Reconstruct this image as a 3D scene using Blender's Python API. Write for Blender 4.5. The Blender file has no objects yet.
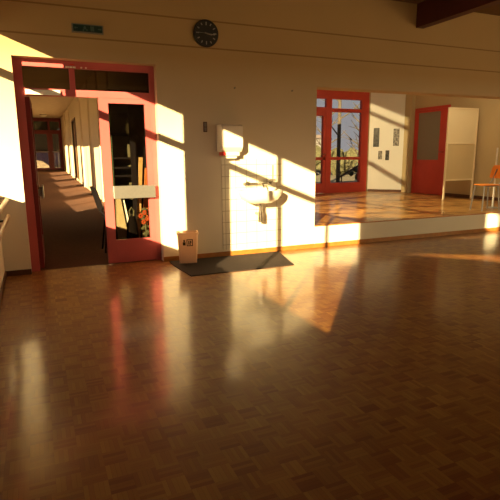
import bpy, bmesh, math, random
from mathutils import Vector, Matrix
random.seed(4)
sc = bpy.context.scene
COL = sc.collection
PI = math.pi

# ------------------------------------------------------------------ materials
def nt(name):
    m = bpy.data.materials.new(name); m.use_nodes = True
    t = m.node_tree; t.nodes.clear()
    return m, t, t.nodes, t.links

def mat(name, col, rough=.6, var=.08, scale=6.0, metal=0.0, coat=0.0, emit=None, bump=0.0, spec=.5):
    m, t, N, L = nt(name)
    out = N.new('ShaderNodeOutputMaterial'); p = N.new('ShaderNodeBsdfPrincipled')
    L.new(p.outputs[0], out.inputs[0])
    geo = N.new('ShaderNodeNewGeometry'); no = N.new('ShaderNodeTexNoise')
    no.inputs['Scale'].default_value = scale; no.inputs['Detail'].default_value = 3
    L.new(geo.outputs['Position'], no.inputs['Vector'])
    r = N.new('ShaderNodeValToRGB')
    a = [max(0, c*(1-var)) for c in col]; b = [min(1, c*(1+var)) for c in col]
    r.color_ramp.elements[0].color = (*a, 1); r.color_ramp.elements[1].color = (*b, 1)
    r.color_ramp.elements[0].position = .3; r.color_ramp.elements[1].position = .7
    L.new(no.outputs['Fac'], r.inputs[0]); L.new(r.outputs[0], p.inputs['Base Color'])
    p.inputs['Roughness'].default_value = rough; p.inputs['Metallic'].default_value = metal
    p.inputs['Coat Weight'].default_value = coat; p.inputs['Specular IOR Level'].default_value = spec
    if emit:
        p.inputs['Emission Color'].default_value = (*emit[:3], 1); p.inputs['Emission Strength'].default_value = emit[3]
    if bump:
        bn = N.new('ShaderNodeBump'); bn.inputs['Strength'].default_value = bump; bn.inputs['Distance'].default_value = .01
        L.new(no.outputs['Fac'], bn.inputs['Height']); L.new(bn.outputs[0], p.inputs['Normal'])
    return m

def glass(name, tint=(.9, .92, .9), fac=.08, haze=0.0, hazecol=(.5, .5, .5)):
    m, t, N, L = nt(name)
    out = N.new('ShaderNodeOutputMaterial')
    tr = N.new('ShaderNodeBsdfTransparent'); gl = N.new('ShaderNodeBsdfGlossy')
    geo = N.new('ShaderNodeNewGeometry'); no = N.new('ShaderNodeTexNoise'); no.inputs['Scale'].default_value = 3
    L.new(geo.outputs['Position'], no.inputs['Vector'])
    mx0 = N.new('ShaderNodeMixRGB'); mx0.inputs[1].default_value = (*tint, 1)
    mx0.inputs[2].default_value = (*[c*.94 for c in tint], 1); L.new(no.outputs['Fac'], mx0.inputs[0])
    L.new(mx0.outputs[0], tr.inputs[0])
    gl.inputs['Roughness'].default_value = .03
    lw = N.new('ShaderNodeLayerWeight'); lw.inputs['Blend'].default_value = .5
    pw = N.new('ShaderNodeMath'); pw.operation = 'POWER'; pw.inputs[1].default_value = 5.0; L.new(lw.outputs['Facing'], pw.inputs[0])
    ad = N.new('ShaderNodeMath'); ad.operation = 'MULTIPLY_ADD'; ad.inputs[1].default_value = .8; ad.inputs[2].default_value = fac*.5; ad.use_clamp = True
    L.new(pw.outputs[0], ad.inputs[0])
    mx = N.new('ShaderNodeMixShader'); L.new(ad.outputs[0], mx.inputs[0]); L.new(tr.outputs[0], mx.inputs[1]); L.new(gl.outputs[0], mx.inputs[2])
    last = mx
    if haze:
        df = N.new('ShaderNodeBsdfDiffuse'); df.inputs[0].default_value = (*hazecol, 1)
        m2 = N.new('ShaderNodeMixShader'); m2.inputs[0].default_value = haze
        L.new(mx.outputs[0], m2.inputs[1]); L.new(df.outputs[0], m2.inputs[2]); last = m2
    L.new(last.outputs[0], out.inputs[0])
    return m

def parquet(name, size=.125, strips=5, dark=(.19, .056, .018), light=(.45, .245, .055), rough=.15, cell=.18):
    m, t, N, L = nt(name)
    out = N.new('ShaderNodeOutputMaterial'); p = N.new('ShaderNodeBsdfPrincipled'); L.new(p.outputs[0], out.inputs[0])
    geo = N.new('ShaderNodeNewGeometry'); sep = N.new('ShaderNodeSeparateXYZ'); L.new(geo.outputs['Position'], sep.inputs[0])
    def M(op, a, b=None, c=None):
        n = N.new('ShaderNodeMath'); n.operation = op
        for i, v in enumerate((a, b, c)):
            if v is None: continue
            if isinstance(v, (int, float)): n.inputs[i].default_value = v
            else: L.new(v, n.inputs[i])
        return n.outputs[0]
    u = M('DIVIDE', M('ADD', sep.outputs[0], 50.03), size); v = M('DIVIDE', M('ADD', sep.outputs[1], 50.0), size)
    cu = M('FLOOR', u); cv = M('FLOOR', v); fu = M('FRACT', u); fv = M('FRACT', v)
    par = M('MODULO', M('ADD', cu, cv), 2.0)
    along = M('ADD', M('MULTIPLY', fu, par), M('MULTIPLY', fv, M('SUBTRACT', 1.0, par)))
    st = M('MULTIPLY', along, float(strips)); si = M('FLOOR', st); sf = M('FRACT', st)
    cmb = N.new('ShaderNodeCombineXYZ'); L.new(cu, cmb.inputs[0]); L.new(cv, cmb.inputs[1]); L.new(si, cmb.inputs[2])
    wn = N.new('ShaderNodeTexWhiteNoise'); wn.noise_dimensions = '3D'; L.new(cmb.outputs[0], wn.inputs['Vector'])
    cmb2 = N.new('ShaderNodeCombineXYZ'); L.new(cu, cmb2.inputs[0]); L.new(cv, cmb2.inputs[1])
    wn2 = N.new('ShaderNodeTexWhiteNoise'); wn2.noise_dimensions = '3D'; L.new(cmb2.outputs[0], wn2.inputs['Vector'])
    no = N.new('ShaderNodeTexNoise'); no.inputs['Scale'].default_value = 1.1; L.new(geo.outputs['Position'], no.inputs['Vector'])
    grain = N.new('ShaderNodeTexNoise'); grain.inputs['Scale'].default_value = 60; L.new(geo.outputs['Position'], grain.inputs['Vector'])
    mixv = M('ADD', M('ADD', M('MULTIPLY', wn.outputs['Value'], .28), M('MULTIPLY', wn2.outputs['Value'], cell)),
             M('ADD', M('MULTIPLY', no.outputs['Fac'], .25), M('MULTIPLY', par, .10)))
    r = N.new('ShaderNodeValToRGB'); r.color_ramp.elements[0].color = (*dark, 1); r.color_ramp.elements[1].color = (*light, 1)
    r.color_ramp.elements[0].position = .15; r.color_ramp.elements[1].position = .95
    L.new(mixv, r.inputs[0])
    edge = M('LESS_THAN', sf, .045)
    mg = N.new('ShaderNodeMixRGB'); mg.blend_type = 'MULTIPLY'; mg.inputs[2].default_value = (.55, .5, .45, 1)
    L.new(edge, mg.inputs[0]); L.new(r.outputs[0], mg.inputs[1]); L.new(mg.outputs[0], p.inputs['Base Color'])
    p.inputs['Roughness'].default_value = .45
    p.inputs['Specular IOR Level'].default_value = .25
    p.inputs['Coat Weight'].default_value = .6; p.inputs['Coat Roughness'].default_value = rough; p.inputs['Coat IOR'].default_value = 1.5
    bn = N.new('ShaderNodeBump'); bn.inputs['Strength'].default_value = .07; bn.inputs['Distance'].default_value = .004
    hh = M('ADD', M('MULTIPLY', wn.outputs['Value'], .6), M('MULTIPLY', grain.outputs['Fac'], .25))
    L.new(hh, bn.inputs['Height']); L.new(bn.outputs[0], p.inputs['Normal'])
    wv = N.new('ShaderNodeBump'); wv.inputs['Strength'].default_value = .10; wv.inputs['Distance'].default_value = .03
    n2 = N.new('ShaderNodeTexNoise'); n2.inputs['Scale'].default_value = 2.5; L.new(geo.outputs['Position'], n2.inputs['Vector'])
    L.new(n2.outputs['Fac'], wv.inputs['Height']); L.new(wv.outputs[0], p.inputs['Coat Normal'])
    return m

def wallmat(name, col, joints=True, rough=.75):
    """painted wall: smooth below, horizontal board joints every 0.313 m above 2.2 m"""
    m, t, N, L = nt(name)
    out = N.new('ShaderNodeOutputMaterial'); p = N.new('ShaderNodeBsdfPrincipled'); L.new(p.outputs[0], out.inputs[0])
    geo = N.new('ShaderNodeNewGeometry'); sep = N.new('ShaderNodeSeparateXYZ'); L.new(geo.outputs['Position'], sep.inputs[0])
    no = N.new('ShaderNodeTexNoise'); no.inputs['Scale'].default_value = 1.7; no.inputs['Detail'].default_value = 4
    L.new(geo.outputs['Position'], no.inputs['Vector'])
    r = N.new('ShaderNodeValToRGB')
    r.color_ramp.elements[0].color = (*[c*.93 for c in col], 1); r.color_ramp.elements[1].color = (*[min(1, c*1.05) for c in col], 1)
    L.new(no.outputs['Fac'], r.inputs[0]); src = r.outputs[0]
    if joints:
        def M(op, a, b=None):
            n = N.new('ShaderNodeMath'); n.operation = op
            for i, v in enumerate((a, b)):
                if v is None: continue
                if isinstance(v, (int, float)): n.inputs[i].default_value = v
                else: L.new(v, n.inputs[i])
            return n.outputs[0]
        k = M('FRACT', M('DIVIDE', M('SUBTRACT', sep.outputs[2], 2.61), .311))
        d = M('MINIMUM', k, M('SUBTRACT', 1.0, k))
        g = M('MULTIPLY', M('LESS_THAN', d, .03), M('MULTIPLY', M('GREATER_THAN', sep.outputs[2], 2.5), M('LESS_THAN', sep.outputs[2], 3.1)))
        mg = N.new('ShaderNodeMixRGB'); mg.blend_type = 'MULTIPLY'; mg.inputs[2].default_value = (.62, .55, .5, 1)
        L.new(g, mg.inputs[0]); L.new(src, mg.inputs[1])
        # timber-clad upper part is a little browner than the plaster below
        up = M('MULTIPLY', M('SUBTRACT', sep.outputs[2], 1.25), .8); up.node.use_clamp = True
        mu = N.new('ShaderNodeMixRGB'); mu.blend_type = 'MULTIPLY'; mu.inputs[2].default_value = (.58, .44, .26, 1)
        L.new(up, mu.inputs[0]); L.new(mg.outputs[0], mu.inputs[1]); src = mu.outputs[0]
    L.new(src, p.inputs['Base Color']); p.inputs['Roughness'].default_value = rough
    p.inputs['Specular IOR Level'].default_value = .3
    return m

def tilemat(name, col, grout, s=.15):
    m, t, N, L = nt(name)
    out = N.new('ShaderNodeOutputMaterial'); p = N.new('ShaderNodeBsdfPrincipled'); L.new(p.outputs[0], out.inputs[0])
    geo = N.new('ShaderNodeNewGeometry'); sep = N.new('ShaderNodeSeparateXYZ'); L.new(geo.outputs['Position'], sep.inputs[0])
    cb = N.new('ShaderNodeCombineXYZ'); L.new(sep.outputs[0], cb.inputs[0]); L.new(sep.outputs[2], cb.inputs[1])
    b = N.new('ShaderNodeTexBrick'); b.offset = 0; b.inputs['Scale'].default_value = 1
    b.inputs['Brick Width'].default_value = s; b.inputs['Row Height'].default_value = s; b.inputs['Mortar Size'].default_value = .004
    b.inputs['Color1'].default_value = (*col, 1); b.inputs['Color2'].default_value = (*[c*.97 for c in col], 1); b.inputs['Mortar'].default_value = (*grout, 1)
    L.new(cb.outputs[0], b.inputs['Vector']); L.new(b.outputs['Color'], p.inputs['Base Color'])
    p.inputs['Roughness'].default_value = .25
    return m

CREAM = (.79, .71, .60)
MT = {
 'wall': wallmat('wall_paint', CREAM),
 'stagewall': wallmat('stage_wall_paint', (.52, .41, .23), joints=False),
 'plain': wallmat('plain_wall_paint', CREAM, joints=False),
 'corr': wallmat('corridor_paint', (.74, .62, .46), joints=False),
 'white': wallmat('white_paint', (.78, .76, .70), joints=False),
 'ceil': mat('ceiling_boards', (.16, .09, .045), .8),
 'ccorr': mat('corridor_ceiling', (.62, .50, .36), .8),
 'floor': parquet('parquet', size=.100),
 'stage': parquet('stage_parquet', size=.20, dark=(.20, .08, .02), light=(.60, .32, .09), rough=.16, cell=.5),
 'carpet': mat('brown_carpet', (.16, .082, .060), .9, .15, 30, spec=.15),
 'red': mat('red_paint', (.51, .10, .105), .38, .06, 3),
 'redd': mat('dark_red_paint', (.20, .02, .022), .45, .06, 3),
 'redo': mat('brick_red_paint', (.55, .06, .04), .4, .06, 3),
 'glass': glass('clear_glass'),
 'dglass': glass('dim_glass', (.40, .36, .30), .09),
 'fglass': glass('frosted_glass', (.55, .52, .46), .12, .6, (.42, .36, .27)),
 'oglass': glass('outdoor_glass', (.86, .86, .86), .06),
 'chrome': mat('chrome', (.42, .38, .34), .22, .04, 8, metal=1),
 'alu': mat('brushed_aluminium', (.31, .30, .29), .38, .05, 40, metal=.7),
 'ceramic': mat('white_ceramic', (.86, .83, .76), .12, .02, 4),
 'tile': tilemat('wall_tiles', (.80, .74, .62), (.46, .38, .28)),
 'plastic': mat('white_plastic', (.88, .78, .66), .35, .03, 4),
 'redp': mat('red_plastic', (.6, .03, .02), .35, .03),
 'black': mat('black_plastic', (.012, .010, .010), .4, .2),
 'tick': mat('pale_print', (.34, .31, .27), .6),
 'mat': mat('grey_brown_rubber', (.042, .030, .028), .9, .2, 60, bump=.3, spec=.2),
 'skirt': mat('varnished_skirting', (.36, .14, .03), .35, .15, 12),
 'skirtd': mat('dark_skirting', (.10, .035, .016), .4, .15, 12),
 'barre': mat('barre_wood', (.50, .30, .14), .35, .15, 14),
 'beam': mat('dark_red_beam', (.075, .014, .012), .5, .15, 6),
 'green': mat('exit_green', (.003, .020, .015), .4, .1, emit=(.0, .10, .07, .02)),
 'greyc': mat('grey_casing', (.20, .18, .15), .5),
 'pict': mat('pictogram_white', (.07, .10, .08), .5),
 'orange': mat('orange_seat', (.95, .30, .03), .35, .05),
 'wood1': mat('orange_wood', (.62, .22, .07), .4, .2, 20),
 'wood2': mat('light_wood', (.66, .44, .22), .45, .15, 20),
 'bark': mat('tree_bark', (.07, .06, .045), .9, .3, 12),
 'leafd': mat('dull_foliage', (.075, .075, .035), .9, .4, 9, bump=.6),
 'leafg': mat('dark_shrub', (.05, .06, .035), .9, .4, 9, bump=.6),
 'ground': mat('pale_ground', (.20, .18, .12), .95, .25, 1.2),
 'render': mat('white_render', (.18, .18, .19), .8),
 'roof': mat('grey_roof', (.14, .12, .12), .8),
 'paper': mat('white_paper', (.82, .80, .74), .6),
 'photo': mat('dark_photo', (.05, .045, .04), .3, .9, 14),
 'photo2': mat('grey_photo', (.22, .20, .17), .3, .8, 22),
 'blackc': mat('black_fabric', (.008, .006, .007), .9, .3, spec=.08),
 'olive': mat('olive_goods', (.11, .10, .055), .7, .5, 7),
 'lglass': glass('leaf_glass', (.78, .76, .70), .05),
 'dleaf': mat('brown_door_leaf', (.24, .13, .06), .6, .1, 4),
 'conif': mat('conifer_green', (.012, .013, .009), .95, .4, 9, bump=.5, spec=.1),
 'dgreen': mat('dark_green_box', (.03, .05, .025), .5, .3, 12),
 'ycard': mat('yellowish_card', (.34, .28, .17), .6, .15),
 'flower': mat('orange_petal', (.50, .08, .02), .6, .2),
 'leaf': mat('grey_green_leaf', (.12, .13, .08), .6, .3),
 'pot': mat('terracotta_pot', (.18, .06, .035), .7),
 'lamp': mat('lamp_glass', (.8, .74, .62), .4),
 'panel': mat('cream_panel', (.86, .74, .50), .22, .03, 2),  # screen cream, brightened to stand for window light on the upper panel
 'panel2': mat('tan_panel', (.66, .54, .32), .25, .03, 2),  # darker copy of the screen cream for the less lit lower panel
 'bluebar': mat('blue_violet_paint', (.02, .015, .09), .5, .2, 5),
 'snow': mat('white_bank', (.85, .85, .88), .8, .03),
}

def bin_plastic():
    m = mat('bin_plastic', (.92, .76, .60), .35, .03, 4); t = m.node_tree; N = t.nodes; L = t.links
    out = [n for n in N if n.type == 'OUTPUT_MATERIAL'][0]; p = [n for n in N if n.type == 'BSDF_PRINCIPLED'][0]
    tr = N.new('ShaderNodeBsdfTranslucent'); tr.inputs[0].default_value = (.95, .78, .62, 1)
    mx = N.new('ShaderNodeMixShader'); mx.inputs[0].default_value = .5
    L.new(p.outputs[0], mx.inputs[1]); L.new(tr.outputs[0], mx.inputs[2]); L.new(mx.outputs[0], out.inputs[0])
    return m
MT['bin'] = bin_plastic()

# ------------------------------------------------------------------ geometry helpers
class MB:
    def __init__(s): s.bm = bmesh.new()
    def box(s, x0, x1, y0, y1, z0, z1, M=None):
        vs = [s.bm.verts.new(Vector(c)) for c in ((x0,y0,z0),(x1,y0,z0),(x1,y1,z0),(x0,y1,z0),(x0,y0,z1),(x1,y0,z1),(x1,y1,z1),(x0,y1,z1))]
        if M is not None:
            for v in vs: v.co = M @ v.co
        for f in ((0,3,2,1),(4,5,6,7),(0,1,5,4),(1,2,6,5),(2,3,7,6),(3,0,4,7)): s.bm.faces.new([vs[i] for i in f])
        return s
    def loops(s, rings, cap0=True, cap1=True):
        R = [[s.bm.verts.new(Vector(p)) for p in r] for r in rings]; n = len(R[0])
        for a, b in zip(R, R[1:]):
            for i in range(n):
                s.bm.faces.new((a[i], a[(i+1) % n], b[(i+1) % n], b[i]))
        if cap0: s.bm.faces.new(list(reversed(R[0])))
        if cap1: s.bm.faces.new(R[-1])
        return s
    def tube(s, pts, r, seg=10):
        pts = [Vector(p) for p in pts]; rad = r if isinstance(r, (list, tuple)) else [r]*len(pts)
        rings = []; up = None
        for i, p in enumerate(pts):
            d = (pts[min(i+1, len(pts)-1)] - pts[max(i-1, 0)]).normalized()
            if up is None:
                up = Vector((0,0,1)) if abs(d.z) < .9 else Vector((1,0,0))
            a = d.cross(up).normalized(); b = a.cross(d).normalized(); up = b
            rings.append([p + (a*math.cos(2*PI*k/seg) + b*math.sin(2*PI*k/seg))*rad[i] for k in range(seg)])
        return s.loops(rings)
    def lathe(s, prof, c=(0,0,0), seg=28, sx=1, sy=1, axis='z'):
        rings = []
        for r, h in prof:
            ring = []
            for k in range(seg):
                a = 2*PI*k/seg; x, y = r*math.cos(a)*sx, r*math.sin(a)*sy
                ring.append((c[0]+x, c[1]+y, c[2]+h) if axis == 'z' else (c[0]+x, c[1]+h, c[2]+y))
            rings.append(ring)
        return s.loops(rings)
    def prism(s, poly, axis, a, b):
        f = {'x': lambda u, v, w: (w, u, v), 'y': lambda u, v, w: (u, w, v), 'z': lambda u, v, w: (u, v, w)}[axis]
        return s.loops([[f(u, v, a) for u, v in poly], [f(u, v, b) for u, v in poly]])
    def ball(s, c, r, sub=2, jit=0.0, sc_=(1,1,1)):
        g = bmesh.ops.create_icosphere(s.bm, subdivisions=sub, radius=1)
        for v in g['verts']:
            k = 1 + random.uniform(-jit, jit)
            v.co = Vector((c[0]+v.co.x*r*sc_[0]*k, c[1]+v.co.y*r*sc_[1]*k, c[2]+v.co.z*r*sc_[2]*k))
        return s
    def build(s, name, m, parent=None, bevel=0.0, smooth=False):
        bmesh.ops.recalc_face_normals(s.bm, faces=s.bm.faces[:])
        off = Vector((0,0,0)); p = parent
        while p is not None: off += p.location; p = p.parent
        me = bpy.data.meshes.new(name)
        for v in s.bm.verts: v.co -= off
        if smooth:
            for f in s.bm.faces: f.smooth = True
        s.bm.to_mesh(me); s.bm.free()
        me.materials.append(MT[m] if isinstance(m, str) else m)
        o = bpy.data.objects.new(name, me); COL.objects.link(o)
        if parent is not None: o.parent = parent
        if smooth:
            try: me.set_sharp_from_angle(angle=math.radians(40))
            except Exception: pass
        if bevel:
            b = o.modifiers.new('bevel', 'BEVEL'); b.width = bevel; b.segments = 2; b.limit_method = 'ANGLE'
        return o
def B(*a, **k): return MB().box(*a, **k)

def thing(name, label, cat, loc, group=None):
    o = bpy.data.objects.new(name, None); COL.objects.link(o); o.location = loc; o.empty_display_size = .1
    o['label'] = label; o['category'] = cat
    if group: o['group'] = group
    return o
def tag(o, label, cat, group=None):
    o['label'] = label; o['category'] = cat
    if group: o['group'] = group
    return o
def struct(o): o['kind'] = 'structure'; return o
def stroot(name, loc):
    o = bpy.data.objects.new(name, None); COL.objects.link(o); o.location = loc; o.empty_display_size = .1
    return struct(o)

def wall_cells(mb, axis, p0, p1, us, vs, holes):
    """boxes of a wall with rectangular holes; u runs along the wall, v is height"""
    def solid(u, v): return not any(h[0] < u < h[1] and h[2] < v < h[3] for h in holes)
    for i in range(len(us)-1):
        j = 0
        while j < len(vs)-1:
            if solid((us[i]+us[i+1])/2, (vs[j]+vs[j+1])/2):
                k = j
                while k+1 < len(vs)-1 and solid((us[i]+us[i+1])/2, (vs[k+1]+vs[k+2])/2): k += 1
                if axis == 'y': mb.box(us[i], us[i+1], p0, p1, vs[j], vs[k+1])
                else: mb.box(p0, p1, us[i], us[i+1], vs[j], vs[k+1])
                j = k+1
            else: j += 1
    return mb
def wall_holes(axis, p0, p1, u0, u1, v0, v1, holes):
    us = sorted({u0, u1, *[h[0] for h in holes], *[h[1] for h in holes]}); vs = sorted({v0, v1, *[h[2] for h in holes], *[h[3] for h in holes]})
    us = [u for u in us if u0 <= u <= u1]; vs = [v for v in vs if v0 <= v <= v1]
    return wall_cells(MB(), axis, p0, p1, us, vs, holes)

# ------------------------------------------------------------------ the hall
XL, YB, H = -.41, 6.0, 3.45           # left wall plane, back wall plane, ceiling height
XR, YR = 10.0, -3.6                   # right and rear walls
SZ = .32                              # stage floor height
SX0, SXT = 3.61, 2.225                # stage opening left edge, top
struct(B(XL-.12, XR+.1, YR-.1, YB+.14, -.12, 0).build('floor', 'floor'))
struct(B(XL-.12, XR+.1, YR-.1, YB+.12, H, H+.15).build('ceiling', 'ceil'))
struct(wall_holes('y', YB, YB+.24, XL-.12, XR+.1, 0, H+.02,
       [(-.136, 1.405, 0, 2.378), (SX0, 9.05, .31, SXT)]).build('wall_back', 'wall'))
# left wall: low glazed band y .02..5.92 (sill .92, head 2.67) and unseen openings added near the rear to shape sun patches
struct(wall_holes('x', XL-.05, XL, YR, YB, 0, H+.02, [(.02, 5.97, .92, 2.67), (-2.95, -.98, 1.93, 2.42), (-3.58, -3.18, 2.98, 3.32)]).build('wall_left', 'wall'))
struct(B(XR, XR+.1, YR, YB, 0, H).build('wall_right', 'plain'))
struct(wall_holes('y', YR-.1, YR, XL-.05, XR, 0, H, [(4.6, 9.4, .9, 2.9)]).build('wall_rear', 'plain'))
w11 = stroot('window_11', (7.0, YR-.05, .9))  # unseen window, added so the rear fill can shine in
for x in (4.6, 6.18, 7.76, 9.34): B(x, x+.06, YR-.08, YR-.02, .9, 2.9).build('window_mullion', 'red', w11)
B(4.6, 9.4, YR-.052, YR-.048, .9, 2.9).build('window_pane', 'glass', w11)

# left window bands of the hall
w1 = stroot('window_1', (XL-.025, 3.0, .92))
def post(y0, y1, dep=.05): return B(XL-dep, XL, y0, y1, .92, 2.67)
for a, b in ((5.0, 5.11), (1.68, 1.75), (.73, .79)):
    post(a, b-.03).build('window_mullion', 'red', w1)
B(XL-.05, XL, 2.62, 3.32, .92, 2.67).build('window_pier', 'wall', w1)
B(XL-.05, XL, .02, 5.97, 2.235, 2.31).build('window_transom', 'red', w1)
for a, b in ((.02, .73), (.79-.03, 1.68), (1.75-.03, 2.62), (3.32, 5.0), (5.08, 5.97)):
    B(XL-.032, XL-.028, a, b, .92, 2.67).build('window_pane', 'glass', w1)
w2 = stroot('window_2', (XL-.025, -1.9, 1.93))  # unseen slits, masked so the sun draws a thin wedge on the floor
MB().prism([(-2.95, 1.93), (-.98, 1.93), (-2.6, 2.20), (-2.95, 2.20)], 'x', XL-.05, XL).build('window_blind', 'plain', w2)
MB().prism([(-.98, 1.94), (-.98, 2.42), (-2.95, 2.42), (-2.95, 2.36)], 'x', XL-.05, XL).build('window_blind', 'plain', w2)
B(XL-.032, XL-.028, -3.58, -3.18, 2.98, 3.32).build('window_pane', 'glass', w2)
# baseboards
bb = MB(); bb.box(1.401, 6.3, YB-.015, YB, 0, .06); bb.box(6.3, XR, YB-.015, YB, 0, .06)
struct(bb.build('baseboard_back', 'skirt'))
struct(B(XL+.015, -.136, YB-.015, YB, 0, .06).build('baseboard_corner', 'skirtd'))
struct(B(XL, XL+.015, YR, YB, 0, .06).build('baseboard_left', 'skirtd'))
# roof beam
struct(B(5.263, 5.40, YR, YB, 3.126, H).build('trim_1', 'beam'))
struct(B(8.9, 9.04, YR, YB, 3.126, H).build('trim_2', 'beam'))

# ------------------------------------------------------------------ the stage
SB = 11.1
fs = B(3.4, 10.4, YB+.24, SB+.2, SZ-.12, SZ); fs.box(SX0, 9.05, YB+.02, YB+.24, SZ-.01, SZ)
struct(fs.build('floor_stage', 'stage'))
struct(B(SX0+.004, 9.05, YB-.007, YB, .06, SZ-.014).build('trim_12', 'white'))                   # stage riser
struct(B(SX0, 9.05, YB-.010, YB+.02, SZ-.014, SZ+.002).build('trim_3', 'skirt'))                 # stage nosing
struct(B(3.4, 10.4, YB+.24, SB+.2, 3.5, 3.62).build('ceiling_stage', 'stagewall'))
WX0, WX1, WT = 6.2, 8.283, 2.925       # red glazing in the stage back wall
mb = wall_holes('y', SB, SB+.15, 3.4, 10.4, SZ, 3.5, [(WX0, WX1, SZ, WT)])
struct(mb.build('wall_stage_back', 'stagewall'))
# slanting white wall in the back right corner
wc = MB().prism([(8.34, SB), (8.96, 10.42), (10.3, 10.42), (10.3, SB)], 'z', SZ, 3.5)
struct(wc.build('wall_stage_corner', 'white'))
struct(B(8.93, 9.13, 10.18, 10.42, SZ, 3.5).build('trim_4', 'stagewall'))                                # pilaster
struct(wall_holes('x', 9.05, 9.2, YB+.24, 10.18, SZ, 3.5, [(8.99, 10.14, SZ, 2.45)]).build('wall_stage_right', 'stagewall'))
struct(B(9.03, 9.05, YB+.24, 8.99, SZ, SZ+.07).build('baseboard_stage_right', 'skirtd'))
struct(MB().prism([(8.35, SB-.002), (8.935, 10.42), (8.92, 10.40), (8.33, SB-.02)], 'z', SZ, SZ+.06).build('baseboard_stage_corner', 'skirtd'))
# left wall of the stage (never in view), its made-up window shaped as a gobo for the spot
mb = wall_holes('x', 3.4, 3.5, YB+.24, SB, SZ, 3.5, [(7.30, 8.64, 1.6, 2.86), (8.71, 8.985, 1.6, 3.40)])
struct(mb.build('wall_stage_left', 'plain'))
w4 = stroot('window_4', (3.45, 8.2, 1.6))
def lin(y, z0): return z0+.315*(y-8.957)
def slant(z0, z1, nm): return MB().prism([(8.71, lin(8.71, z0)), (8.985, lin(8.985, z0)), (8.985, lin(8.985, z1)), (8.71, lin(8.71, z1))], 'x', 3.44, 3.46).build(nm, 'redo', w4)
MB().prism([(8.71, lin(8.71, 3.345)), (8.985, lin(8.985, 3.345)), (8.985, 3.40), (8.71, 3.40)], 'x', 3.43, 3.47).build('window_blind', 'plain', w4)
slant(3.272, 3.292, 'window_transom'); slant(2.965, 2.988, 'window_transom')  # slanted bars added to cast diagonal shadows on the white wall
for yy in (7.62, 7.98, 8.35): B(3.43, 3.47, yy, yy+.045, 1.6, 2.84).build('window_mullion', 'redo', w4)  # bars added to break the light on the stage floor into bands
B(3.43, 3.47, 7.30, 8.64, 2.40, 2.43).build('window_transom', 'redo', w4)
B(3.448, 3.452, 7.30, 8.64, 1.6, 2.86).build('window_pane', 'glass', w4)
B(3.448, 3.452, 8.71, 8.985, 1.6, 3.40).build('window_pane', 'glass', w4)

# red glazed screen at the back of the stage: door leaf on the left, fixed light on the right
w3 = stroot('window_3', (7.2, SB, SZ))
y0, y1 = SB-.02, SB+.08
fr = MB()
fr.box(WX0, WX1, y0, y1, 2.72, WT); fr.box(8.06, WX1, y0, y1, SZ, 2.72)
fr.box(6.97, 7.13, y0, y1, SZ, 2.72); fr.box(WX0, WX0+.1, y0, y1, SZ, 2.72)
fr.box(7.13, 8.06, y0, y1, 2.40, 2.49); fr.box(7.13, 8.06, y0, y1, 1.18, 1.255); fr.box(7.13, 8.06, y0, y1, SZ, .58)
fr.box(WX0+.1, 6.97, y0, y1, 2.40, 2.51)
fr.build('window_frame', 'redo', w3)
lf = MB()
lf.box(6.32, 6.95, y0-.02, y1-.02, 2.29, 2.40); lf.box(6.32, 6.95, y0-.02, y1-.02, SZ+.01, .58); lf.box(6.32, 6.95, y0-.02, y1-.02, 1.18, 1.255)
lf.box(6.32, 6.44, y0-.02, y1-.02, .58, 2.29); lf.box(6.87, 6.95, y0-.02, y1-.02, .58, 2.29)
leaf = lf.build('door_leaf', 'redo', w3)
MB().tube([(6.91, y0-.02, 1.33), (6.91, y0-.07, 1.33), (6.80, y0-.07, 1.33)], .011).build('door_handle', 'chrome', leaf)
B(6.44, 6.87, SB+.02, SB+.026, .58, 2.29).build('leaf_pane', 'oglass', leaf)
for a, b, c, d in ((6.30, 6.97, 2.51, 2.72), (7.13, 8.06, 2.49, 2.72), (7.13, 8.06, 1.255, 2.40), (7.13, 8.06, .58, 1.18)):
    B(a, b, SB+.03, SB+.036, c, d).build('window_pane', 'oglass', w3)

# red door with a half pane in the stage right wall
d2 = stroot('door_2', (9.05, 9.52, SZ))
fr = MB(); fr.box(9.02, 9.12, 8.99, 9.05, SZ, 2.45); fr.box(9.02, 9.12, 10.08, 10.14, SZ, 2.45); fr.box(9.02, 9.12, 9.05, 10.08, 2.39, 2.45)
fr.build('door_frame', 'redo', d2)
lf = MB()
lf.box(9.04, 9.085, 9.05, 10.08, SZ+.005, 1.17); lf.box(9.04, 9.085, 9.05, 9.28, 1.17, 2.39); lf.box(9.04, 9.085, 10.04, 10.08, 1.17, 2.39); lf.box(9.04, 9.085, 9.28, 10.04, 2.33, 2.39)
leaf = lf.build('door_leaf', 'redo', d2)
B(9.06, 9.066, 9.28, 10.04, 1.17, 2.33).build('leaf_pane', 'fglass', leaf)
MB().tube([(9.04, 9.12, 1.36), (8.99, 9.12, 1.36), (8.99, 9.23, 1.36)], .011).build('door_handle', 'chrome', leaf)
struct(B(9.20, 9.26, 8.8, 10.18, SZ, 3.5).build('wall_stage_lobby', 'stagewall'))

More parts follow.
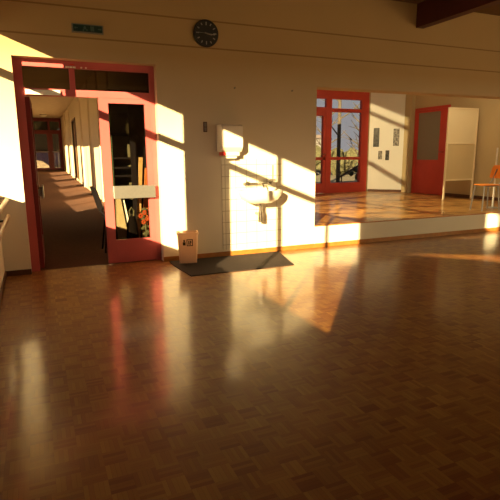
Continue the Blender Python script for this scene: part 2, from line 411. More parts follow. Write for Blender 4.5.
# photographs on the slanting white wall
c0 = Vector((8.34, SB, 0)); c1 = Vector((8.96, 10.42, 0)); cd = (c1-c0).normalized(); cn = Vector((-cd.y, cd.x, 0)); cn = cn if cn.y < 0 else -cn
def on_corner(s0, s1, z0, z1, dep):
    mb = MB(); a = c0+cd*s0; b = c0+cd*s1
    p = [a+cn*.002, b+cn*.002, b+cn*dep, a+cn*dep]
    mb.loops([[(q.x, q.y, z0) for q in p], [(q.x, q.y, z1) for q in p]]); return mb
for s0, s1, z0, z1, k, lb in (
    (.10, .28, 1.50, 2.02, 'photo', 'tall dark photo print, left in the upper row on the white wall'),
    (.62, .80, 1.52, 1.99, 'photo2', 'tall grey photo print, right in the upper row beside the pilaster'),
    (.245, .375, 1.17, 1.42, 'photo2', 'small grey photo print, left of the pair in the lower row'),
    (.435, .56, 1.15, 1.43, 'photo', 'small dark photo print, right of the pair in the lower row')):
    m_ = (c0+cd*(s0+s1)/2)
    t = thing('photo_print', lb, 'photo', (m_.x, m_.y, z0), 'photo prints on the white stage wall')
    on_corner(s0, s1, z0, z1, .006).build('paper', 'paper', t)
    on_corner(s0+.012, s1-.012, z0+.012, z1-.012, .008).build('picture', k, t)
# pale framed screen beside the red door
t = thing('panel_screen', 'pale framed standing screen with cream panels right of the red stage door', 'screen', (8.5, 8.1, SZ))
for x in (8.115, 8.93): B(x-.018, x+.018, 8.08, 8.12, SZ, 2.28).build('post', 'panel', t, .004)
for z in (.755, 1.535, 2.262): B(8.133, 8.912, 8.085, 8.115, z-.018, z+.018).build('rail', 'panel', t, .004)
B(8.133, 8.912, 8.094, 8.104, 1.553, 2.244).build('panel', 'panel', t)
B(8.133, 8.912, 8.094, 8.104, .773, 1.517).build('panel', 'panel2', t)

# ------------------------------------------------------------------ the double door to the corridor
d1 = stroot('door_1', (.63, YB, 0))
YD = YB+.12                             # the frame sits back in the reveal
fy0, fy1 = YD, YD+.10
fr = MB()
fr.box(-.136, -.045, fy0, fy1, 0, 2.378); fr.box(1.345, 1.405, fy0, fy1, 0, 2.378); fr.box(-.045, 1.345, fy0, fy1, 2.30, 2.378)
fr.box(-.045, 1.345, fy0, fy1, 1.992, 2.068); fr.box(.44, .50, fy0+.02, fy1-.02, 2.068, 2.30)
fr.build('door_frame', 'red', d1)
B(-.045, .44, YD+.05, YD+.056, 2.068, 2.30).build('transom_pane', 'dglass', d1)
B(.50, 1.345, YD+.05, YD+.056, 2.068, 2.30).build('transom_pane', 'dglass', d1)
st = MB()
for k, (a, b) in enumerate(((.405, .43), (.435, .447), (.452, .475), (.482, .515), (.565, .585), (.615, .635))):
    st.box(a, b, YD-.003, YD-.0003, 2.303, 2.32)
st.build('door_sign', 'paper', d1)
B(.45, .50, YD-.003, YD-.0003, 2.335, 2.347).build('door_sign', 'redp', d1)
def leaf_geo(x0, x1, ya, yb, z1, gx0, gx1, gz0, gz1, M=None):
    mb = MB()
    mb.box(x0, gx0, ya, yb, .012, z1, M); mb.box(gx1, x1, ya, yb, .012, z1, M)
    mb.box(gx0, gx1, ya, yb, .012, gz0, M); mb.box(gx0, gx1, ya, yb, gz1, z1, M)
    return mb
leaf = leaf_geo(.740, 1.345, YD+.005, YD+.06, 1.992, .846, 1.275, .30, 1.935).build('door_leaf', 'red', d1)
B(.846, 1.275, YD+.03, YD+.036, .30, 1.935).build('leaf_pane', 'lglass', leaf)
B(.838, 1.345, YD-.085, YD-.057, .815, .970).build('push_bar', 'alu', leaf, .006)
for x in (.845, 1.31): B(x, x+.025, YD-.057, YD+.005, .86, .94).build('bar_bracket', 'chrome', leaf)
B(.85, 1.28, YD+.001, YD+.005, .06, .21).build('kick_plate', 'red', leaf, .002)
# door closer rail over the open leaf
B(-.03, .33, YD-.03, YD, 1.998, 2.052).build('door_closer', 'paper', d1, .004)
# open leaf, hinged at the left jamb and swung into the corridor
Mo = Matrix.Translation((-.045, YD+.10, 0)) @ Matrix.Rotation(math.radians(88.5), 4, 'Z')
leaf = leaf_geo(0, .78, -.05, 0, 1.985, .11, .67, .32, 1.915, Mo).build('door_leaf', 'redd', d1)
B(.11, .67, -.028, -.022, .32, 1.915, M=Mo).build('leaf_pane', 'glass', leaf)
B(.12, .66, -.11, -.085, .83, .97, M=Mo).build('push_bar', 'alu', leaf, .006)
for x in (.13, .62): B(x, x+.025, -.085, -.05, .86, .94, M=Mo).build('bar_bracket', 'alu', leaf)

# ------------------------------------------------------------------ the corridor (climbs gently away from the hall)
CX0, CX1, CE, CH, SL = -.35, 1.6, 31.6, 3.53, .0213
def cz(y): return SL*(y-6.24)
struct(MB().prism([(YB+.14, -.12), (YB+.14, 0), (YB+.24, 0), (CE+.4, cz(CE+.4)), (CE+.4, -.12)], 'x', CX0-.1, CX1+.1).build('floor_corridor', 'carpet'))
struct(B(CX0-.1, CX1+.1, YB+.24, CE+.4, CH, CH+.9).build('ceiling_corridor', 'ccorr'))  # slab thickened upward, unseen, to keep the sun off the stage side
struct(wall_holes('x', CX1, CX1+.1, YB+.24, CE, 0, CH, [(21.0, 22.6, 0.3, 2.75)]).build('wall_corridor_right', 'corr'))
mb = MB(); bays = []
mb.box(CX0-.1, CX0, YB+.24, 9.9, 0, CH)
for i in range(5):
    a = 9.9+3.6*i; b = min(a+3.6, CE); f = cz(a+1.5)
    w0, w1_ = a, a+2.7
    mb.box(CX0-.1, CX0, a, b, 0, f+.40); mb.box(CX0-.1, CX0, a, b, f+2.30, CH); mb.box(CX0-.1, CX0, w1_, b, f+.40, f+2.30)
    bays.append((w0, w1_, f+.40, f+2.30))
mb.box(CX0-.1, CX0, 9.9+18, CE, 0, CH)
struct(mb.build('wall_corridor_left', 'corr'))
for i, (a, b, c, d) in enumerate(bays):
    w = stroot('window_%d' % (5+i), (CX0-.05, (a+b)/2, c))
    mb = MB(); mb.box(CX0-.07, CX0-.03, a, a+.05, c, d); mb.box(CX0-.07, CX0-.03, b-.05, b, c, d)
    mb.box(CX0-.07, CX0-.03, a+.05, b-.05, c, c+.05); mb.box(CX0-.07, CX0-.03, a+.05, b-.05, d-.05, d); mb.box(CX0-.07, CX0-.03, (a+b)/2-.03, (a+b)/2+.03, c+.05, d-.05)
    mb.build('window_frame', 'redd', w)
    B(CX0-.052, CX0-.048, a+.05, b-.05, c+.05, d-.05).build('window_pane', 'glass', w)
struct(MB().prism([(YB+.24, 0), (CE, cz(CE)), (CE, cz(CE)+.09), (YB+.24, .09)], 'x', CX1-.015, CX1).build('baseboard_corridor', 'corr'))
for k, y in enumerate((11.3, 13.2, 15.6, 18.3, 24.0, 27.5)):
    struct(B(CX1-.05, CX1, y, y+.10, cz(y), CH).build('trim_%d' % (5+k), 'corr'))
# dark doorway with lattice over it, in the corridor right wall
d4 = stroot('door_4', (CX1, 21.8, cz(21.8)))
B(CX1+.03, CX1+.07, 21.0, 22.6, .33, 2.75).build('door_leaf', 'dleaf', d4)
mb = MB(); mb.box(CX1-.03, CX1+.10, 20.92, 21.0, .33, 2.83); mb.box(CX1-.03, CX1+.10, 22.6, 22.68, .33, 2.83); mb.box(CX1-.03, CX1+.1, 21.0, 22.6, 2.75, 2.83)
mb.build('door_frame', 'skirtd', d4)
# red end wall with glazed doors
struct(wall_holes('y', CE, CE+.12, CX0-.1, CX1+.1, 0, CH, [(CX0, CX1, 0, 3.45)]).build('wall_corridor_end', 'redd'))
d3 = stroot('door_3', (.6, CE, cz(CE)))
e0 = cz(CE)
mb = MB(); yA, yB_ = CE-.02, CE+.08
mb.box(CX0, CX0+.1, yA, yB_, e0, 3.45); mb.box(CX1-.1, CX1, yA, yB_, e0, 3.45); mb.box(CX0+.1, CX1-.1, yA, yB_, 3.33, 3.45)
mb.box(CX0+.1, CX1-.1, yA, yB_, 2.72, 2.84); mb.box(.86, .98, yA, yB_, e0, 3.33)
mb.build('door_frame', 'redd', d3)
for a, b in ((CX0+.1, .86), (.98, CX1-.1)):
    lf = MB(); lf.box(a, a+.09, yA, yB_, e0+.01, 2.72); lf.box(b-.09, b, yA, yB_, e0+.01, 2.72)
    lf.box(a+.09, b-.09, yA, yB_, e0+.01, e0+.12); lf.box(a+.09, b-.09, yA, yB_, 2.62, 2.72); lf.box(a+.09, b-.09, yA, yB_, e0+1.02, e0+1.09)
    leaf = lf.build('door_leaf', 'redd', d3)
    B(a+.09, b-.09, CE+.03, CE+.036, e0+.12, 2.62).build('leaf_pane', 'dglass', leaf)
    B(a+.03, b-.03, yA-.07, yA-.04, e0+1.03, e0+1.08).build('push_bar', 'alu', leaf)
    B(a, b, CE+.03, CE+.036, 2.84, 3.33).build('transom_pane', 'dglass', d3)
# ceiling lamp near the corridor end
t = thing('ceiling_lamp', 'small round white lamp on the far corridor ceiling', 'lamp', (.62, 29.0, CH))
MB().lathe([(.17, -.03), (.17, 0)], (.62, 29.0, CH), 20).build('lamp_base', 'alu', t)
MB().lathe([(.04, -.13), (.12, -.11), (.16, -.07), (.165, -.03)], (.62, 29.0, CH), 20).build('lamp_shade', 'lamp', t, smooth=True)

# ------------------------------------------------------------------ things in the corridor, seen through the door
def board(name, lb, cat, x, y, w, d, h, tiltx, tilty, m, rz=0, group=None):
    Mx = Matrix.Translation((x, y, cz(y))) @ Matrix.Rotation(rz, 4, 'Z') @ Matrix.Rotation(tilty, 4, 'Y') @ Matrix.Rotation(tiltx, 4, 'X')
    o = B(-w/2, w/2, -d/2, d/2, 0, h, M=Mx).build(name, m, None, .004)
    return tag(o, lb, cat, group)
board('wooden_plank', 'tall pale orange plank leaning behind the glass of the red door, left of two', 'plank', 1.19, 6.62, .055, .025, 1.30, -.02, .085, 'wood2', group='planks leaning behind the door glass')
board('wooden_plank', 'shorter dark orange plank leaning behind the glass of the red door, right of two', 'plank', 1.28, 6.62, .065, .025, 1.16, -.02, .085, 'wood1', group='planks leaning behind the door glass')
board('cardboard_sheet', 'yellowish sheet leaning low behind the left of the door glass', 'cardboard sheet', 1.05, 6.66, .13, .02, .80, -.03, -.13, 'ycard')
board('picture_panel', 'narrow white edged panel leaning beside the yellowish sheet', 'panel', 1.17, 6.70, .03, .02, .74, -.03, -.16, 'paper')
# tall cabinet behind the glass: open shelves on the left, black door on the right
t = thing('shelf_cabinet', 'tall dark cabinet with open shelves behind the glass of the red door', 'cabinet', (1.30, 7.5, cz(7.5)))
q0 = cz(7.5)+.02
B(1.02, 1.04, 7.35, 7.7, q0, 2.25).build('side_panel', 'dgreen', t); B(1.575, 1.595, 7.35, 7.7, q0, 2.25).build('side_panel', 'blackc', t)
B(1.04, 1.575, 7.68, 7.7, q0, 2.25).build('back_panel', 'olive', t)
B(1.29, 1.575, 7.34, 7.36, q0, 2.25).build('door', 'blackc', t)
for z in (q0, .45, .80, 1.02, 1.14, 1.28, 1.62, 2.22): B(1.04, 1.575, 7.37, 7.68, z, z+.025).build('shelf', 'blackc', t)
# dark bag
t = thing('cloth_bag', 'dark bulging bag on the corridor floor behind the lower door glass', 'bag', (1.10, 6.40, cz(6.40)))
mb = MB(); rings = []; q1 = cz(6.5)
for h, rx, ry in ((0, .06, .06), (.06, .085, .08), (.25, .08, .08), (.45, .06, .06), (.55, .035, .03)):
    rings.append([(1.10+rx*math.cos(2*PI*k/18)*(1+.06*math.sin(3*k)), 6.40+ry*math.sin(2*PI*k/18), q1+h) for k in range(18)])
mb.loops(rings).build('bag_body', 'blackc', t, smooth=True)
MB().tube([(1.08, 6.40, q1+.53), (1.07, 6.40, q1+.62), (1.10, 6.40, q1+.66), (1.13, 6.40, q1+.62), (1.12, 6.40, q1+.53)], .010).build('bag_handle', 'leaf', t)
# potted flowers
FX, FY = 1.285, 6.42
t = thing('flower_pot', 'potted orange flowers seen through the lower door glass', 'plant', (FX, FY, cz(FY)))
MB().lathe([(.05, 0), (.075, .17), (.08, .19)], (FX, FY, cz(FY)+.002), 18).build('pot', 'pot', t, smooth=True)
mb = MB()
for k in range(30):
    a = random.uniform(0, 2*PI); r = random.uniform(.02, .08); z = random.uniform(.24, .66)
    mb.ball((FX+r*math.cos(a), FY+r*math.sin(a)*.8, z), .032, 1, .1, (1, .35, .7))
mb.tube([(FX, FY, .17), (FX-.01, FY, .60)], .012)
mb.build('foliage', 'leaf', t)
for dx, dz, dy in ((-.08, .56, -.08), (-.03, .60, -.09), (-.05, .48, -.10), (.0, .52, -.09)):
    mb = MB()
    for k in range(7):
        a = 2*PI*k/7; mb.ball((FX+dx+.018*math.cos(a), FY+dy, dz+.022*math.sin(a)), .015, 1, 0, (1, .5, 1))
    mb.build('blossom', 'flower', t)
# dark chair half hidden behind the door edge
t = thing('side_chair', 'dark chair against the corridor wall, half hidden by the red door', 'chair', (.90, 6.98, cz(6.98)))
def chair_geo(t, cx, cy, z0, facing, seatm, backm, legm, sw=.44, sd=.42, sh=.45, bh=.82, splay=.03):
    """four-legged chair; facing = direction the sitter looks, radians"""
    R_ = Matrix.Translation((cx, cy, z0)) @ Matrix.Rotation(facing, 4, 'Z')
    P = lambda x, y, z: R_ @ Vector((x, y, z))
    # seat: slightly dished shell
    mb = MB(); n = 9; top = []; 
    for th in (0, .016):
        ring = []
        for k in range(32):
            a = 2*PI*k/32; c, s = math.cos(a), math.sin(a)
            ex = .55
            x = sd/2*math.copysign(abs(c)**ex, c); y = sw/2*math.copysign(abs(s)**ex, s)
            ring.append(P(x, y, sh-.016+th))
        top.append(ring)
    mb.loops(top).build('seat', seatm, t, .004)
    # back: curved shell behind
    mb = MB(); N_ = 10; rows = []
    zs = [sh+.10, sh+.13, bh-.05, bh]; ins = [.88, 1, 1, .88]
    rings = []
    for z, q in zip(zs, ins):
        lean = -.10*(z-sh)/.35
        ring = []
        for k in range(N_+1):
            y = (-sw/2+sw*k/N_)*q; xx = -sd/2-.015+lean+.10*(y/(sw/2))**2*.5
            ring.append(P(xx, y, z))
        for k in range(N_, -1, -1):
            y = (-sw/2+sw*k/N_)*q; xx = -sd/2-.031+lean+.10*(y/(sw/2))**2*.5
            ring.append(P(xx, y, z))
        rings.append(ring)
    mb.loops(rings).build('backrest', backm, t)
    for sx in (1, -1):
        for sy in (1, -1):
            foot = P(sx*(sd/2-.02+splay), sy*(sw/2-.03+splay), 0); topp = P(sx*(sd/2-.05), sy*(sw/2-.05), sh-.02)
            pts = [foot, topp]
            if sx < 0:
                pts += [P(-sd/2-.02, sy*(sw/2-.06), sh+.06), P(-sd/2-.075, sy*(sw/2-.09), sh+.26)]
            MB().tube(pts, .012, 8).build('leg', legm, t, smooth=True)
    for sy in (1, -1):
        MB().tube([P(sd/2-.05, sy*(sw/2-.05), sh-.028), P(-sd/2+.05, sy*(sw/2-.05), sh-.028)], .010, 8).build('seat_rail', legm, t, smooth=True)
chair_geo(t, .90, 6.98, cz(6.98), 0.0, 'blackc', 'blackc', 'blackc', sw=.34, sd=.20, sh=.50, bh=.90)

# ------------------------------------------------------------------ the wall things
# clock
t = thing('wall_clock', 'round black wall clock high on the timber wall', 'clock', (2.028, YB, 2.77))
MB().lathe([(.155, 0), (.157, -.035), (.148, -.042), (.143, -.036)], (2.028, YB, 2.77), 48, axis='y').build('clock_case', 'black', t, smooth=True)
MB().lathe([(.143, -.034), (.143, -.038)], (2.028, YB, 2.77), 48, axis='y').build('clock_face', 'black', t)
for k in range(12):
    Mk = Matrix.Translation((2.028, YB, 2.77)) @ Matrix.Rotation(2*PI*k/12, 4, 'Y')
    B(-.006, .006, -.041, -.0382, .100 if k % 3 else .09, .128, M=Mk).build('hour_mark', 'tick', t)
for nm, ang, ln, w in (('hour_hand', math.radians(100), .075, .007), ('minute_hand', math.radians(96), .11, .005), ('second_hand', math.radians(272), .10, .0025)):
    Mk = Matrix.Translation((2.028, YB, 2.77)) @ Matrix.Rotation(ang, 4, 'Y')
    B(-w, w, -.043, -.0412, -.02, ln, M=Mk).build(nm, 'tick', t)
# exit sign
t = thing('exit_sign', 'dark green emergency exit sign above the double door', 'sign', (.657, YB, 2.66))
B(.49, .825, YB-.035, YB, 2.655, 2.748).build('casing', 'greyc', t, .004)
B(.505, .81, YB-.0375, YB-.035, 2.667, 2.736).build('face', 'green', t)
ya, yb = YB-.0395, YB-.0375
B(.685, .725, ya, yb, 2.676, 2.728).build('door_pictogram', 'pict', t)
mb = MB(); mb.box(.620, .634, ya, yb, 2.712, 2.726); mb.box(.613, .640, ya, yb, 2.692, 2.712); mb.box(.604, .618, ya, yb, 2.676, 2.692); mb.box(.636, .656, ya, yb, 2.680, 2.692)
mb.build('running_figure', 'pict', t)
MB().prism([(.765, 2.697), (.79, 2.697), (.79, 2.688), (.803, 2.702), (.79, 2.716), (.79, 2.707), (.765, 2.707)], 'y', ya, yb).build('arrow', 'pict', t)
MB().prism([(.553, 2.697), (.528, 2.697), (.528, 2.688), (.515, 2.702), (.528, 2.716), (.528, 2.707), (.553, 2.707)], 'y', ya, yb).build('arrow', 'pict', t)
# light switch
t = thing('light_switch', 'narrow brown light switch on the wall between door and basin', 'switch', (1.996, YB, 1.61))
B(1.972, 2.022, YB-.012, YB, 1.61, 1.735).build('plate', 'skirtd', t, .003)
B(1.983, 2.011, YB-.017, YB-.012, 1.675, 1.725).build('rocker', 'greyc', t); B(1.983, 2.011, YB-.017, YB-.012, 1.62, 1.667).build('rocker', 'greyc', t)
# two small hooks above
for x, z, lb in ((2.40, 2.158, 'small dark hook on the wall above the towel dispenser'), (3.223, 2.157, 'small dark hook on the wall left of the stage opening')):
    t = thing('wall_hook', lb, 'hook', (x, YB, z))
    MB().lathe([(.011, 0), (.011, -.006)], (x, YB, z), 12, axis='y').build('plate', 'greyc', t)
    MB().tube([(x, YB-.006, z), (x, YB-.028, z-.004), (x, YB-.032, z+.012)], .004, 6).build('prong', 'greyc', t)
# paper towel dispenser
t = thing('towel_dispenser', 'white paper towel dispenser on the wall above the tiles', 'dispenser', (2.33, YB, 1.36))
DX0, DX1 = 2.145, 2.430
mb = MB().prism([(YB, 1.365), (YB, 1.70), (YB-.17, 1.70), (YB-.20, 1.68), (YB-.20, 1.42), (YB-.15, 1.365)], 'x', DX0, DX1)
mb.build('cabinet', 'plastic', t, .008)
B(DX0+.035, DX1-.03, YB-.15, YB-.02, 1.315, 1.365).build('tray', 'plastic', t, .004)
B(DX0+.01, DX0+.06, YB-.17, YB-.06, 1.318, 1.363).build('lock_knob', 'redp', t, .008)
B(DX0+.075, DX1-.06, YB-.12, YB-.10, 1.285, 1.32).build('paper_towel', 'paper', t)
# tiled splash area
struct(B(2.205, 3.075, YB-.008, YB, .085, 1.27).build('trim_11', 'tile'))
# wash basin
t = thing('wash_basin', 'white ceramic wash basin mounted on the tiled wall', 'sink', (2.665, YB, .70))
mb = MB(); rings = []
yc = YB-.19
def bring(rx, ry, z):
    return [(2.665+rx*math.copysign(abs(math.cos(2*PI*k/40))**.8, math.cos(2*PI*k/40)),
             min(YB-.009, yc+ry*math.copysign(abs(math.sin(2*PI*k/40))**.8, math.sin(2*PI*k/40))), z) for k in range(40)]
for rx, ry, z in ((.07, .07, .70), (.16, .13, .715), (.235, .19, .755), (.272, .225, .81), (.282, .235, .86), (.28, .233, .875), (.262, .215, .878),
                  (.245, .175, .86), (.22, .15, .80), (.15, .11, .755), (.03, .03, .748)):
    rings.append(bring(rx, ry, z))
mb.loops(rings).build('basin', 'ceramic', t, smooth=True)
MB().lathe([(.025, .749), (.025, .752), (.012, .7525)], (2.665, yc, 0), 16).build('drain_ring', 'chrome', t)
MB().tube([(2.685, yc+.03, .712), (2.685, yc+.03, .58)], .022, 12).build('waste_pipe', 'chrome', t, smooth=True)
tr = MB().tube([(2.685, yc+.03, .585), (2.685, yc+.03, .45)], .034, 14).build('bottle_trap', 'chrome', t, smooth=True)
MB().tube([(2.685, yc+.04, .55), (2.685, YB-.009, .55)], .017, 10).build('outlet_pipe', 'chrome', t, smooth=True)
# taps
t = thing('mixer_tap', 'chrome wall mixer with two cross handles above the basin', 'tap', (2.69, YB-.009, .95))
MB().tube([(2.52, YB-.055, .945), (2.85, YB-.055, .945)], .018, 12).build('tap_body', 'chrome', t, smooth=True)
MB().tube([(2.69, YB-.06, .945), (2.69, YB-.12, .97), (2.70, YB-.20, .955), (2.705, YB-.225, .905)], .011, 10).build('spout', 'chrome', t, smooth=True)
for x in (2.52, 2.85):
    MB().tube([(x, YB-.0085, .945), (x, YB-.055, .945)], .022, 12).build('wall_flange', 'chrome', t, smooth=True)
    kn = MB().tube([(x, YB-.055, .945), (x, YB-.115, .965)], [.016, .020], 10).build('tap_handle', 'black', t, smooth=True)
    for a in range(2):
        d = Vector((math.cos(PI*a/2+.4), 0, math.sin(PI*a/2+.4)))*.036; c = Vector((x, YB-.112, .965))
        MB().tube([c-d, c+d], .008, 8).build('cross_bar', 'chrome', kn, smooth=True)
# thin rod hanging beside the tap
t = thing('hanging_squeegee', 'thin dark squeegee handle hanging above the right tap', 'squeegee', (2.93, YB-.008, .97))
MB().tube([(2.93, YB-.02, 1.19), (2.93, YB-.02, 1.0)], .0085, 8).build('handle', 'greyc', t, smooth=True)
B(2.89, 2.97, YB-.03, YB-.009, .985, 1.003).build('blade', 'greyc', t)
# waste bin
BX, BY = 1.665, 5.80
t = thing('waste_bin', 'cream plastic waste bin with a small black emblem standing on the mat', 'bin', (BX, BY, .012))
Mr = Matrix.Translation((BX, BY, .012)) @ Matrix.Rotation(math.radians(-14), 4, 'Z')
def rr(w, d, z, r=.03):
    out = []
    for cx, cy, a0 in ((w/2-r, d/2-r, 0), (-w/2+r, d/2-r, PI/2), (-w/2+r, -d/2+r, PI), (w/2-r, -d/2+r, 1.5*PI)):
        for k in range(5):
            a = a0+PI/2*k/4; out.append(Mr @ Vector((cx+r*math.cos(a), cy+r*math.sin(a), z)))
    return out
MB().loops([rr(.215, .165, 0), rr(.255, .20, .375), rr(.24, .185, .375), rr(.20, .15, .02)]).build('bin_body', 'bin', t, smooth=True)
MB().loops([rr(.268, .212, .362), rr(.27, .214, .382), rr(.236, .18, .384), rr(.236, .18, .362)], False, False).build('bin_rim', 'bin', t, smooth=True)
# emblem: a figure dropping litter into a basket, in a dark square
Mf = Mr @ Matrix.Translation((0, -.0985, .262)) @ Matrix.Rotation(math.radians(3.0), 4, 'X') @ Matrix.Diagonal((1.3, 1, 1.3, 1))
mb = MB()
mb.box(-.042, -.028, -.0015, .004, .008, .026, M=Mf); mb.box(-.048, -.022, -.0015, .004, -.026, .005, M=Mf)     # figure
mb.box(-.012, .046, -.0015, .004, .024, .031, M=Mf); mb.box(-.012, -.005, -.0015, .004, -.034, .024, M=Mf); mb.box(.039, .046, -.0015, .004, -.034, .024, M=Mf); mb.box(-.005, .039, -.0015, .004, -.034, -.027, M=Mf)
mb.box(.004, .014, -.0015, .004, -.02, .016, M=Mf); mb.box(.02, .032, -.0015, .004, -.006, .016, M=Mf); mb.box(.018, .026, -.0015, .004, -.022, -.008, M=Mf)
mb.build('emblem', 'black', t)
# mat
mt = MB().loops([[(1.452, 5.70, 0.0), (1.492, 5.10, 0.0), (2.80, 5.12, 0.0), (3.0, 5.93, 0.0), (1.46, 5.955, 0.0)],
                 [(1.452, 5.70, .010), (1.492, 5.10, .010), (2.80, 5.12, .010), (3.0, 5.93, .010), (1.46, 5.955, .010)]])
tag(mt.build('floor_mat', 'mat', None, .002), 'dark grey rubber mat on the parquet below the basin', 'mat')
# ballet barre on the left wall
t = thing('ballet_barre', 'double wooden ballet barre along the left wall near the corner', 'barre', (XL, 4.6, .7))
for z in (.87, .70):
    MB().tube([(-.31, 5.80, z), (-.31, 2.2, z)], .022, 14).build('rail', 'barre', t, smooth=True)
for y in (5.6, 4.0, 2.5):
    mb = MB(); mb.box(XL, XL+.012, y-.03, y+.03, .64, .90)
    for z in (.87, .70): mb.tube([(XL+.01, y, z-.03), (-.32, y, z-.026)], .012, 8)
    mb.build('bracket', 'black', t)

# ------------------------------------------------------------------ orange chair at the right of the stage
t = thing('orange_chair', 'orange shell chair on pale tubular legs at the stage edge', 'chair', (7.37, 6.36, SZ))
chair_geo(t, 7.37, 6.36, SZ, PI*.95, 'orange', 'orange', 'alu', sw=.34, sd=.38, sh=.46, bh=.79, splay=.01)
# pale stand behind it
t = thing('pole_stand', 'thin pale upright pole stand behind the orange chair', 'stand', (7.79, 6.55, SZ))
MB().lathe([(.12, 0), (.12, .012), (.03, .025)], (7.79, 6.55, SZ), 24).build('base', 'alu', t)
MB().tube([(7.79, 6.55, SZ+.02), (7.79, 6.55, 1.42)], .016, 10).build('pole', 'paper', t, smooth=True)

# ------------------------------------------------------------------ outdoors
struct(B(-40, 60, -30, 90, -.3, -.14).build('ground', 'ground'))
def tree(x, y, h, lb, r=.10, lean=0.0, nb=9, spread=1.4):
    t = thing('bare_tree', lb, 'tree', (x, y, -.14), 'bare trees outside the stage glazing')
    MB().tube([(x, y, -.14), (x+lean*.3, y, h*.4), (x+lean, y, h)], [r, r*.8, r*.3], 8).build('trunk', 'bark', t, smooth=True)
    mb = MB()
    for k in range(nb):
        z = h*(.30+.65*k/nb); a = k*2.4+x; L_ = spread*(1-.5*k/nb)
        p0 = Vector((x+lean*z/h*.8, y, z)); d = Vector((math.cos(a), math.sin(a)*.6, .55)).normalized()
        p1 = p0+d*L_*.5; p2 = p1+(d+Vector((0, 0, .3)))*L_*.5
        mb.tube([p0, p1, p2], [r*.35, r*.25, r*.08], 6)
        for s in (-1, 1):
            d2_ = (d+Vector((-d.y, d.x, .2))*s*.8).normalized(); mb.tube([p1, p1+d2_*L_*.45], [r*.18, r*.05], 5)
    mb.build('branches', 'bark', t)
tree(10.1, 15.2, 6.5, 'bare tree with the straightest dark trunk close outside the tall stage window pane', .08, 0, 7, 1.3)
tree(14.2, 19.5, 3.6, 'small bare tree left of centre beyond the tall stage pane', .12, .2, 12, 1.3)
tree(16.9, 22.0, 4.0, 'small bare tree at the right edge of the tall stage pane', .14, -.2, 12, 1.5)
tree(13.6, 21.5, 4.2, 'small bare tree seen through the narrow stage door leaf', .12, .1, 10, 1.2)
for x, y, r, m_, lb in ((16.3, 21.5, .75, 'leafg', 'low dark shrub right of centre beyond the stage glazing'), (14.7, 20.2, .6, 'leafg', 'low dark shrub left of centre beyond the stage glazing'),
                        (11.6, 14.9, .42, 'leafd', 'low dull olive shrub just outside the lower stage panes')):
    t = thing('garden_shrub', lb, 'shrub', (x, y, -.14), 'shrubs outside the stage glazing')
    mb = MB()
    for k in range(26):
        a = random.uniform(0, 2*PI); q = random.uniform(0, r); mb.ball((x+q*math.cos(a), y+q*math.sin(a), -.1+random.uniform(.1, 1.5)*r), r*.22, 1, .3)
    mb.build('foliage', m_, t)
t = thing('white_house', 'small white house far behind the stage door leaf', 'house', (19.3, 33, -.14))
B(18.4, 20.25, 32, 34, -.14, 2.5).build('house_wall', 'render', t)
MB().prism([(18.2, 2.5), (20.45, 2.5), (20.3, 2.75), (18.4, 2.75)], 'y', 31.8, 34.2).build('house_roof', 'roof', t)
t = thing('garden_hedge', 'long low olive hedge across the garden beyond the stage glazing', 'hedge', (20, 30, -.14))
mb = MB()
for k in range(120): mb.ball((12+.14*k, 30+random.uniform(-.3, .3)-.0*k, random.uniform(.2, 1.5)), random.uniform(.35, .6), 1, .3)
mb.build('foliage', 'leafd', t)
# sloping handrail outside
t = thing('garden_handrail', 'dark sloping handrail just outside the lower stage pane', 'handrail', (9.2, 12.6, -.14))
MB().tube([(8.35, 12.6, .62), (9.9, 12.6, 1.35)], .03, 8).build('rail', 'bark', t)
for x, z in ((8.5, .69), (9.75, 1.28)): MB().tube([(x, 12.6, -.14), (x, 12.6, z)], .02, 8).build('post', 'bark', t)
# beyond the corridor end doors
t = thing('snow_bank', 'white bank of snow outside the corridor end doors', 'snow bank', (.4, 36, -.14))
mb = MB().prism([(-4, -.14), (-4, 1.25), (-.2, 1.18), (.5, 1.0), (1.0, .62), (3.5, .4), (6, -.14)], 'y', 35.2, 38); mb.build('bank', 'snow', t)
t = thing('parked_van', 'dark blue violet van parked outside the corridor end doors', 'van', (.3, 41, -.14))
B(-3.0, 2.6, 40, 42, .45, 1.7).build('van_body', 'bluebar', t, .12)
B(-2.8, 2.4, 40.1, 41.9, 1.7, 3.0).build('van_cab', 'black', t, .15)
for x in (-2.0, 1.6): MB().lathe([(.42, -.12), (.42, .12)], (x, 40.05, .28), 24, axis='y').build('wheel', 'black', t)
t = thing('conifer_hedge', 'tall dark hedge standing behind the parked van', 'hedge', (1, 46, -.14))
mb = MB()
for k in range(220): mb.ball((random.uniform(-7, 9), random.uniform(45.4, 46.8), random.uniform(0, 7.0)), random.uniform(.6, 1.0), 1, .25)
mb.build('foliage', 'conif', t)

# ------------------------------------------------------------------ light
SUN = Vector((.81, 1.0, -.32)).normalized()
ld = bpy.data.lights.new('sun', 'SUN'); ld.energy = 31.0; ld.color = (1.0, .71, .34); ld.angle = .008
lo = bpy.data.objects.new('sun', ld); COL.objects.link(lo); lo.rotation_euler = SUN.to_track_quat('-Z', 'Y').to_euler(); lo.location = (-20, -20, 12)
ld = bpy.data.lights.new('courtyard_lamp', 'SPOT'); ld.energy = 2500; ld.color = (1.0, .74, .38); ld.shadow_soft_size = .010; ld.spot_size = math.radians(100); ld.spot_blend = .2  # added spot behind the gobo, stands in for sunlight on the stage
lo = bpy.data.objects.new('courtyard_lamp', ld); COL.objects.link(lo); lo.location = (1.95, 8.3, 3.55)
lo.rotation_euler = (Vector((7.5, 9.6, .8))-Vector((1.95, 8.3, 3.55))).to_track_quat('-Z', 'Y').to_euler()

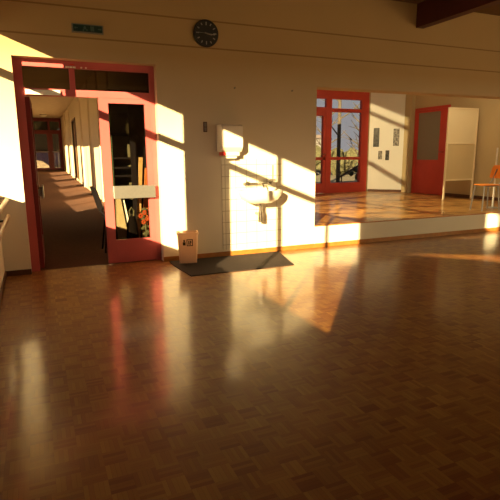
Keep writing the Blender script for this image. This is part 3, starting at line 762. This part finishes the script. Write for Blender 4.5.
ld = bpy.data.lights.new('stage_lamp', 'AREA'); ld.shape = 'RECTANGLE'; ld.size = 2.4; ld.size_y = .6; ld.energy = 45; ld.color = (1.0, .78, .45)  # added overhead fill to brighten the stage, no fixture there
lo = bpy.data.objects.new('stage_lamp', ld); COL.objects.link(lo); lo.location = (7.0, 7.0, 3.42); lo.rotation_euler = (math.radians(25), 0, 0)
ld = bpy.data.lights.new('rear_daylight', 'AREA'); ld.shape = 'RECTANGLE'; ld.size = 5.0; ld.size_y = 2.2; ld.energy = 85; ld.color = (1.0, .70, .34); ld.spread = math.radians(110)  # added warm fill outside the rear wall, brightens the right side
lo = bpy.data.objects.new('rear_daylight', ld); COL.objects.link(lo); lo.location = (7.2, YR-.6, 2.0); lo.rotation_euler = (math.radians(90), 0, math.radians(-12))
w = bpy.data.worlds.new('sky'); sc.world = w; w.use_nodes = True
N = w.node_tree.nodes; L = w.node_tree.links; N.clear()
out = N.new('ShaderNodeOutputWorld'); bg = N.new('ShaderNodeBackground'); L.new(bg.outputs[0], out.inputs[0])
tc = N.new('ShaderNodeTexCoord'); sp = N.new('ShaderNodeSeparateXYZ'); L.new(tc.outputs['Generated'], sp.inputs[0])
rp = N.new('ShaderNodeValToRGB'); L.new(sp.outputs[2], rp.inputs[0])
rp.color_ramp.elements[0].color = (.60, .58, .58, 1); rp.color_ramp.elements[1].color = (.40, .42, .46, 1); rp.color_ramp.elements[1].position = .6
L.new(rp.outputs[0], bg.inputs[0]); bg.inputs[1].default_value = .75

# ------------------------------------------------------------------ camera
cd_ = bpy.data.cameras.new('camera'); cam = bpy.data.objects.new('camera', cd_); COL.objects.link(cam)
yaw, pit, roll = .408653708, .192411261, -.00760926347
F = Vector((math.sin(yaw)*math.cos(pit), math.cos(yaw)*math.cos(pit), -math.sin(pit)))
Rt = Vector((math.cos(yaw), -math.sin(yaw), 0)); U = Rt.cross(F)
r_ = Rt*math.cos(roll)+U*math.sin(roll); u_ = -Rt*math.sin(roll)+U*math.cos(roll)
M = Matrix.Identity(4)
for i in range(3): M[i][0], M[i][1], M[i][2] = r_[i], u_[i], -F[i]
M.translation = (0, 0, 1.3230145)
cam.matrix_world = M
cd_.sensor_width = 36; cd_.lens = 36*487.5/500; cd_.clip_start = .02; cd_.clip_end = 300
sc.camera = cam
sc.view_settings.view_transform = 'Standard'; sc.view_settings.look = 'None'
sc.view_settings.exposure = 0; sc.view_settings.gamma = 1
